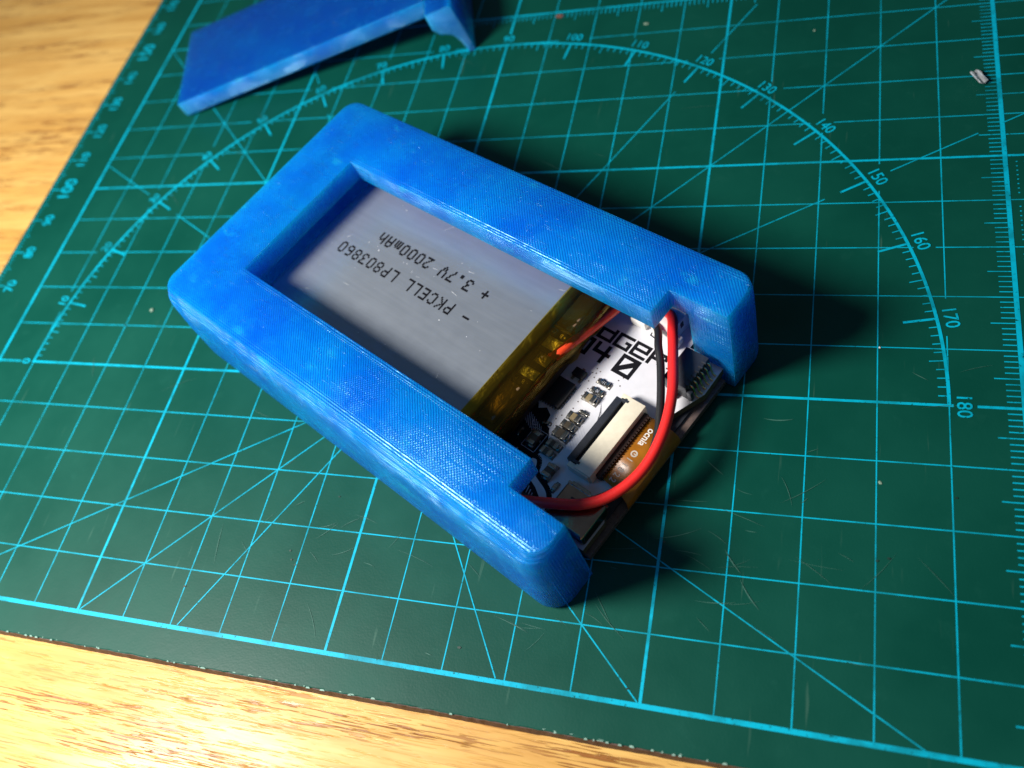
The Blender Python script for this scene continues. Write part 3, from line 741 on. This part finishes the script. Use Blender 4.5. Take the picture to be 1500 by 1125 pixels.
# protection board, pads and parts at the taped end
hl = empty  # noqa
blk = rbox('cell_shoulder', DARKB, bat, (6.35, 6.78, 1.05, 4.45, BZ0 + .02, 1.14), .03)
pb = rbox('protection_board', DARKB, bat, (6.44, 6.86, 1.22, 4.42, 1.16, 1.24), .008); pb.location.x = -.07 * S
rbox('battery_chip', CERD, pb, (6.47, 6.80, 3.58, 4.25, 1.245, 1.33), .04, 3)
rbox('battery_chip', CERD, pb, (6.46, 6.76, 1.60, 2.36, 1.245, 1.33), .04, 3)
def blob_pad(u0, u1, v0, v1, z, m, nm, seed):
    rnd = random.Random(seed); V = []; F = []; n1, n2 = 9, 7
    for i in range(n1):
        for j in range(n2):
            a, b_ = i / (n1 - 1), j / (n2 - 1); e = math.sin(math.pi * a) * math.sin(math.pi * b_)
            V.append((u0 + (u1 - u0) * a, v0 + (v1 - v0) * b_, z + .065 * e ** .6 + rnd.uniform(0, .030) * (e > .01)))
    for i in range(n1 - 1):
        for j in range(n2 - 1): q = i * n2 + j; F.append((q, q + n2, q + n2 + 1, q + 1))
    return mesh_obj(nm, V, F, m, pb, True)
blob_pad(6.47, 6.78, 3.16, 3.38, 1.243, SOLD, 'solder_pad', 1); blob_pad(6.47, 6.80, 2.56, 2.74, 1.243, SOLD, 'solder_pad', 2)
blob_pad(6.55, 6.82, 2.86, 3.06, 1.243, NICK, 'nickel_tab', 3)
text_mesh([('P', 6.52, 3.46, math.pi, .06), ('+', 6.46, 3.46, math.pi, .05), ('B', 6.66, 3.46, math.pi, .075), ('+', 6.73, 3.46, math.pi, .05), ('P', 6.52, 2.47, math.pi, .06), ('B', 6.66, 2.47, math.pi, .075), ('-', 6.74, 2.47, math.pi, .05)],
          1.245, 'terminal_marks', plain('amber_mark', (0.6, 0.5, 0.3), .5), pb, .01)
g = MB(); g.box(6.845, 6.862, 1.3, 3.3, 1.245, 1.262); g.box(6.47, 6.80, 3.545, 3.565, 1.245, 1.31)
g.obj('board_rim', NICK, pb)
# amber film over it all, wrinkled towards its free edge
V = []; F = []; rnd = random.Random(5)
fp = [(6.20, 1.438), (6.30, 1.437), (6.38, 1.405), (6.42, 1.36), (6.54, 1.342), (6.70, 1.33), (6.80, 1.29), (6.85, 1.21), (6.86, 1.10), (6.84, .98), (6.79, .88), (6.75, .76)]
fpc = catmull([(a, 0, b) for a, b in fp], 3); nv = 60
for j in range(nv + 1):
    t = j / nv; v = 1.0 + 3.5 * t; sk = .055 * (t - .5)
    edge = .03 * math.sin(t * 11) + .02 * math.sin(t * 29 + 1) - .05 * max(0, math.sin((t - .35) * 6))
    for i, p in enumerate(fpc):
        s_ = i / (len(fpc) - 1); wr = s_ ** 2
        bulge = .03 * math.exp(-((v - 3.5) / .35) ** 2) * min(1, s_ * 2)
        V.append((p.x + sk + wr * edge + bulge + rnd.uniform(-.006, .006) * wr, v, p.z + wr * .05 * math.sin(v * 9 + s_ * 5) * .6 + rnd.uniform(-.008, .008) * (.2 + wr)))
m_ = len(fpc)
for j in range(nv):
    for i in range(m_ - 1): a = j * m_ + i; F.append((a, a + 1, a + m_ + 1, a + m_))
mesh_obj('amber_tape', V, F, FILM, bat, True)
chipm = plain('battery_chip', (0.16, 0.10, 0.05), 0.35)
for o_ in pb.children:
    if o_.name.startswith('battery_chip'): o_.data.materials[0] = chipm
tube('lead_sleeve', [(6.60, 3.04, 1.12), (6.72, 3.12, 1.22), (6.79, 3.34, 1.235), (6.82, 3.66, 1.16), (6.86, 4.05, 1.07), (6.90, 4.5, .98)], .085, REDW2, bat, 12, 6)
tube('lead_sleeve', [(6.70, 2.62, 1.16), (6.72, 2.9, 1.0), (6.72, 3.4, .92), (6.74, 3.9, .88), (6.8, 4.5, .86)], .06, plain('dark_sleeve', (.02, .05, .015), .4), bat, 12, 6, label='dark green battery lead under the amber tape')

# ------------------------------------------------------------------ leads looping out of the case
rw = frame('red_wire', 'thick red battery wire arching over the ribbon connector at the open end of the case', 'wire')
tube('wire_sleeve', [(7.55, 4.86, .90), (7.80, 4.76, 1.02), (8.05, 4.45, 1.13), (8.33, 4.07, 1.18), (8.70, 3.52, 1.20), (8.95, 2.92, 1.17), (9.02, 2.32, 1.10), (8.88, 1.78, 1.06), (8.60, 1.40, 1.06), (8.15, 1.11, 1.08), (7.75, .93, 1.02), (7.3, .80, .95)], .083, REDW, rw, 20, 10)
bw = frame('black_wire', 'thin black battery wire running just inside the red wire over the white board', 'wire')
tube('wire_sleeve', [(7.50, 4.60, .90), (7.74, 4.46, 1.00), (7.96, 4.18, 1.06), (8.20, 3.90, 1.04), (8.60, 3.32, 1.0), (8.86, 2.84, .97), (8.95, 2.40, .93), (8.80, 1.86, .90), (8.53, 1.47, .90), (8.1, 1.17, .90), (7.7, 1.02, .88), (7.3, .95, .85)], .064, BLKW, bw, 18, 10)

# ------------------------------------------------------------------ loose lid at the back
lid = empty('battery_cover', 'loose blue printed cover lying behind the case, cut off by the top edge', 'case cover')
az = math.radians(16.7); tilt = math.radians(-6.3)
lid.matrix_world = Matrix.Translation(Vector((-8.28, 7.30, 0.45)) * S) @ Matrix.Rotation(az, 4, 'Z') @ Matrix.Rotation(tilt, 4, 'Y')
pv, pf = boxv(0, 6.86, 0, 2.92, -0.42, 0)
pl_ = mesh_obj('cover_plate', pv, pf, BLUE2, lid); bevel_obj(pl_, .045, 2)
pro = [(6.86, 0), (7.44, 0), (7.50, -.05), (7.58, -1.30), (7.42, -1.30), (7.34, -.92), (7.24, -.72), (7.10, -.64), (6.98, -.60), (6.92, -.48), (6.86, -.42)]
V = [(x, -0.58, z) for x, z in pro] + [(x, 3.42, z) for x, z in pro]; n = len(pro)
F = [tuple(range(n)), tuple(range(n, 2 * n))[::-1]] + [(i, i + n, (i + 1) % n + n, (i + 1) % n) for i in range(n)]
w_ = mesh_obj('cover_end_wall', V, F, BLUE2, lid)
bm = bmesh.new(); bm.from_mesh(w_.data); bmesh.ops.recalc_face_normals(bm, faces=bm.faces); bm.to_mesh(w_.data); bm.free()
bevel_obj(w_, .03, 2, 50)
for nm in list(bpy.data.objects):
    if nm.type == 'MESH' and nm.name.startswith('cut'): 
        if nm.name.split('.')[0] == 'cut': bpy.data.objects.remove(nm)
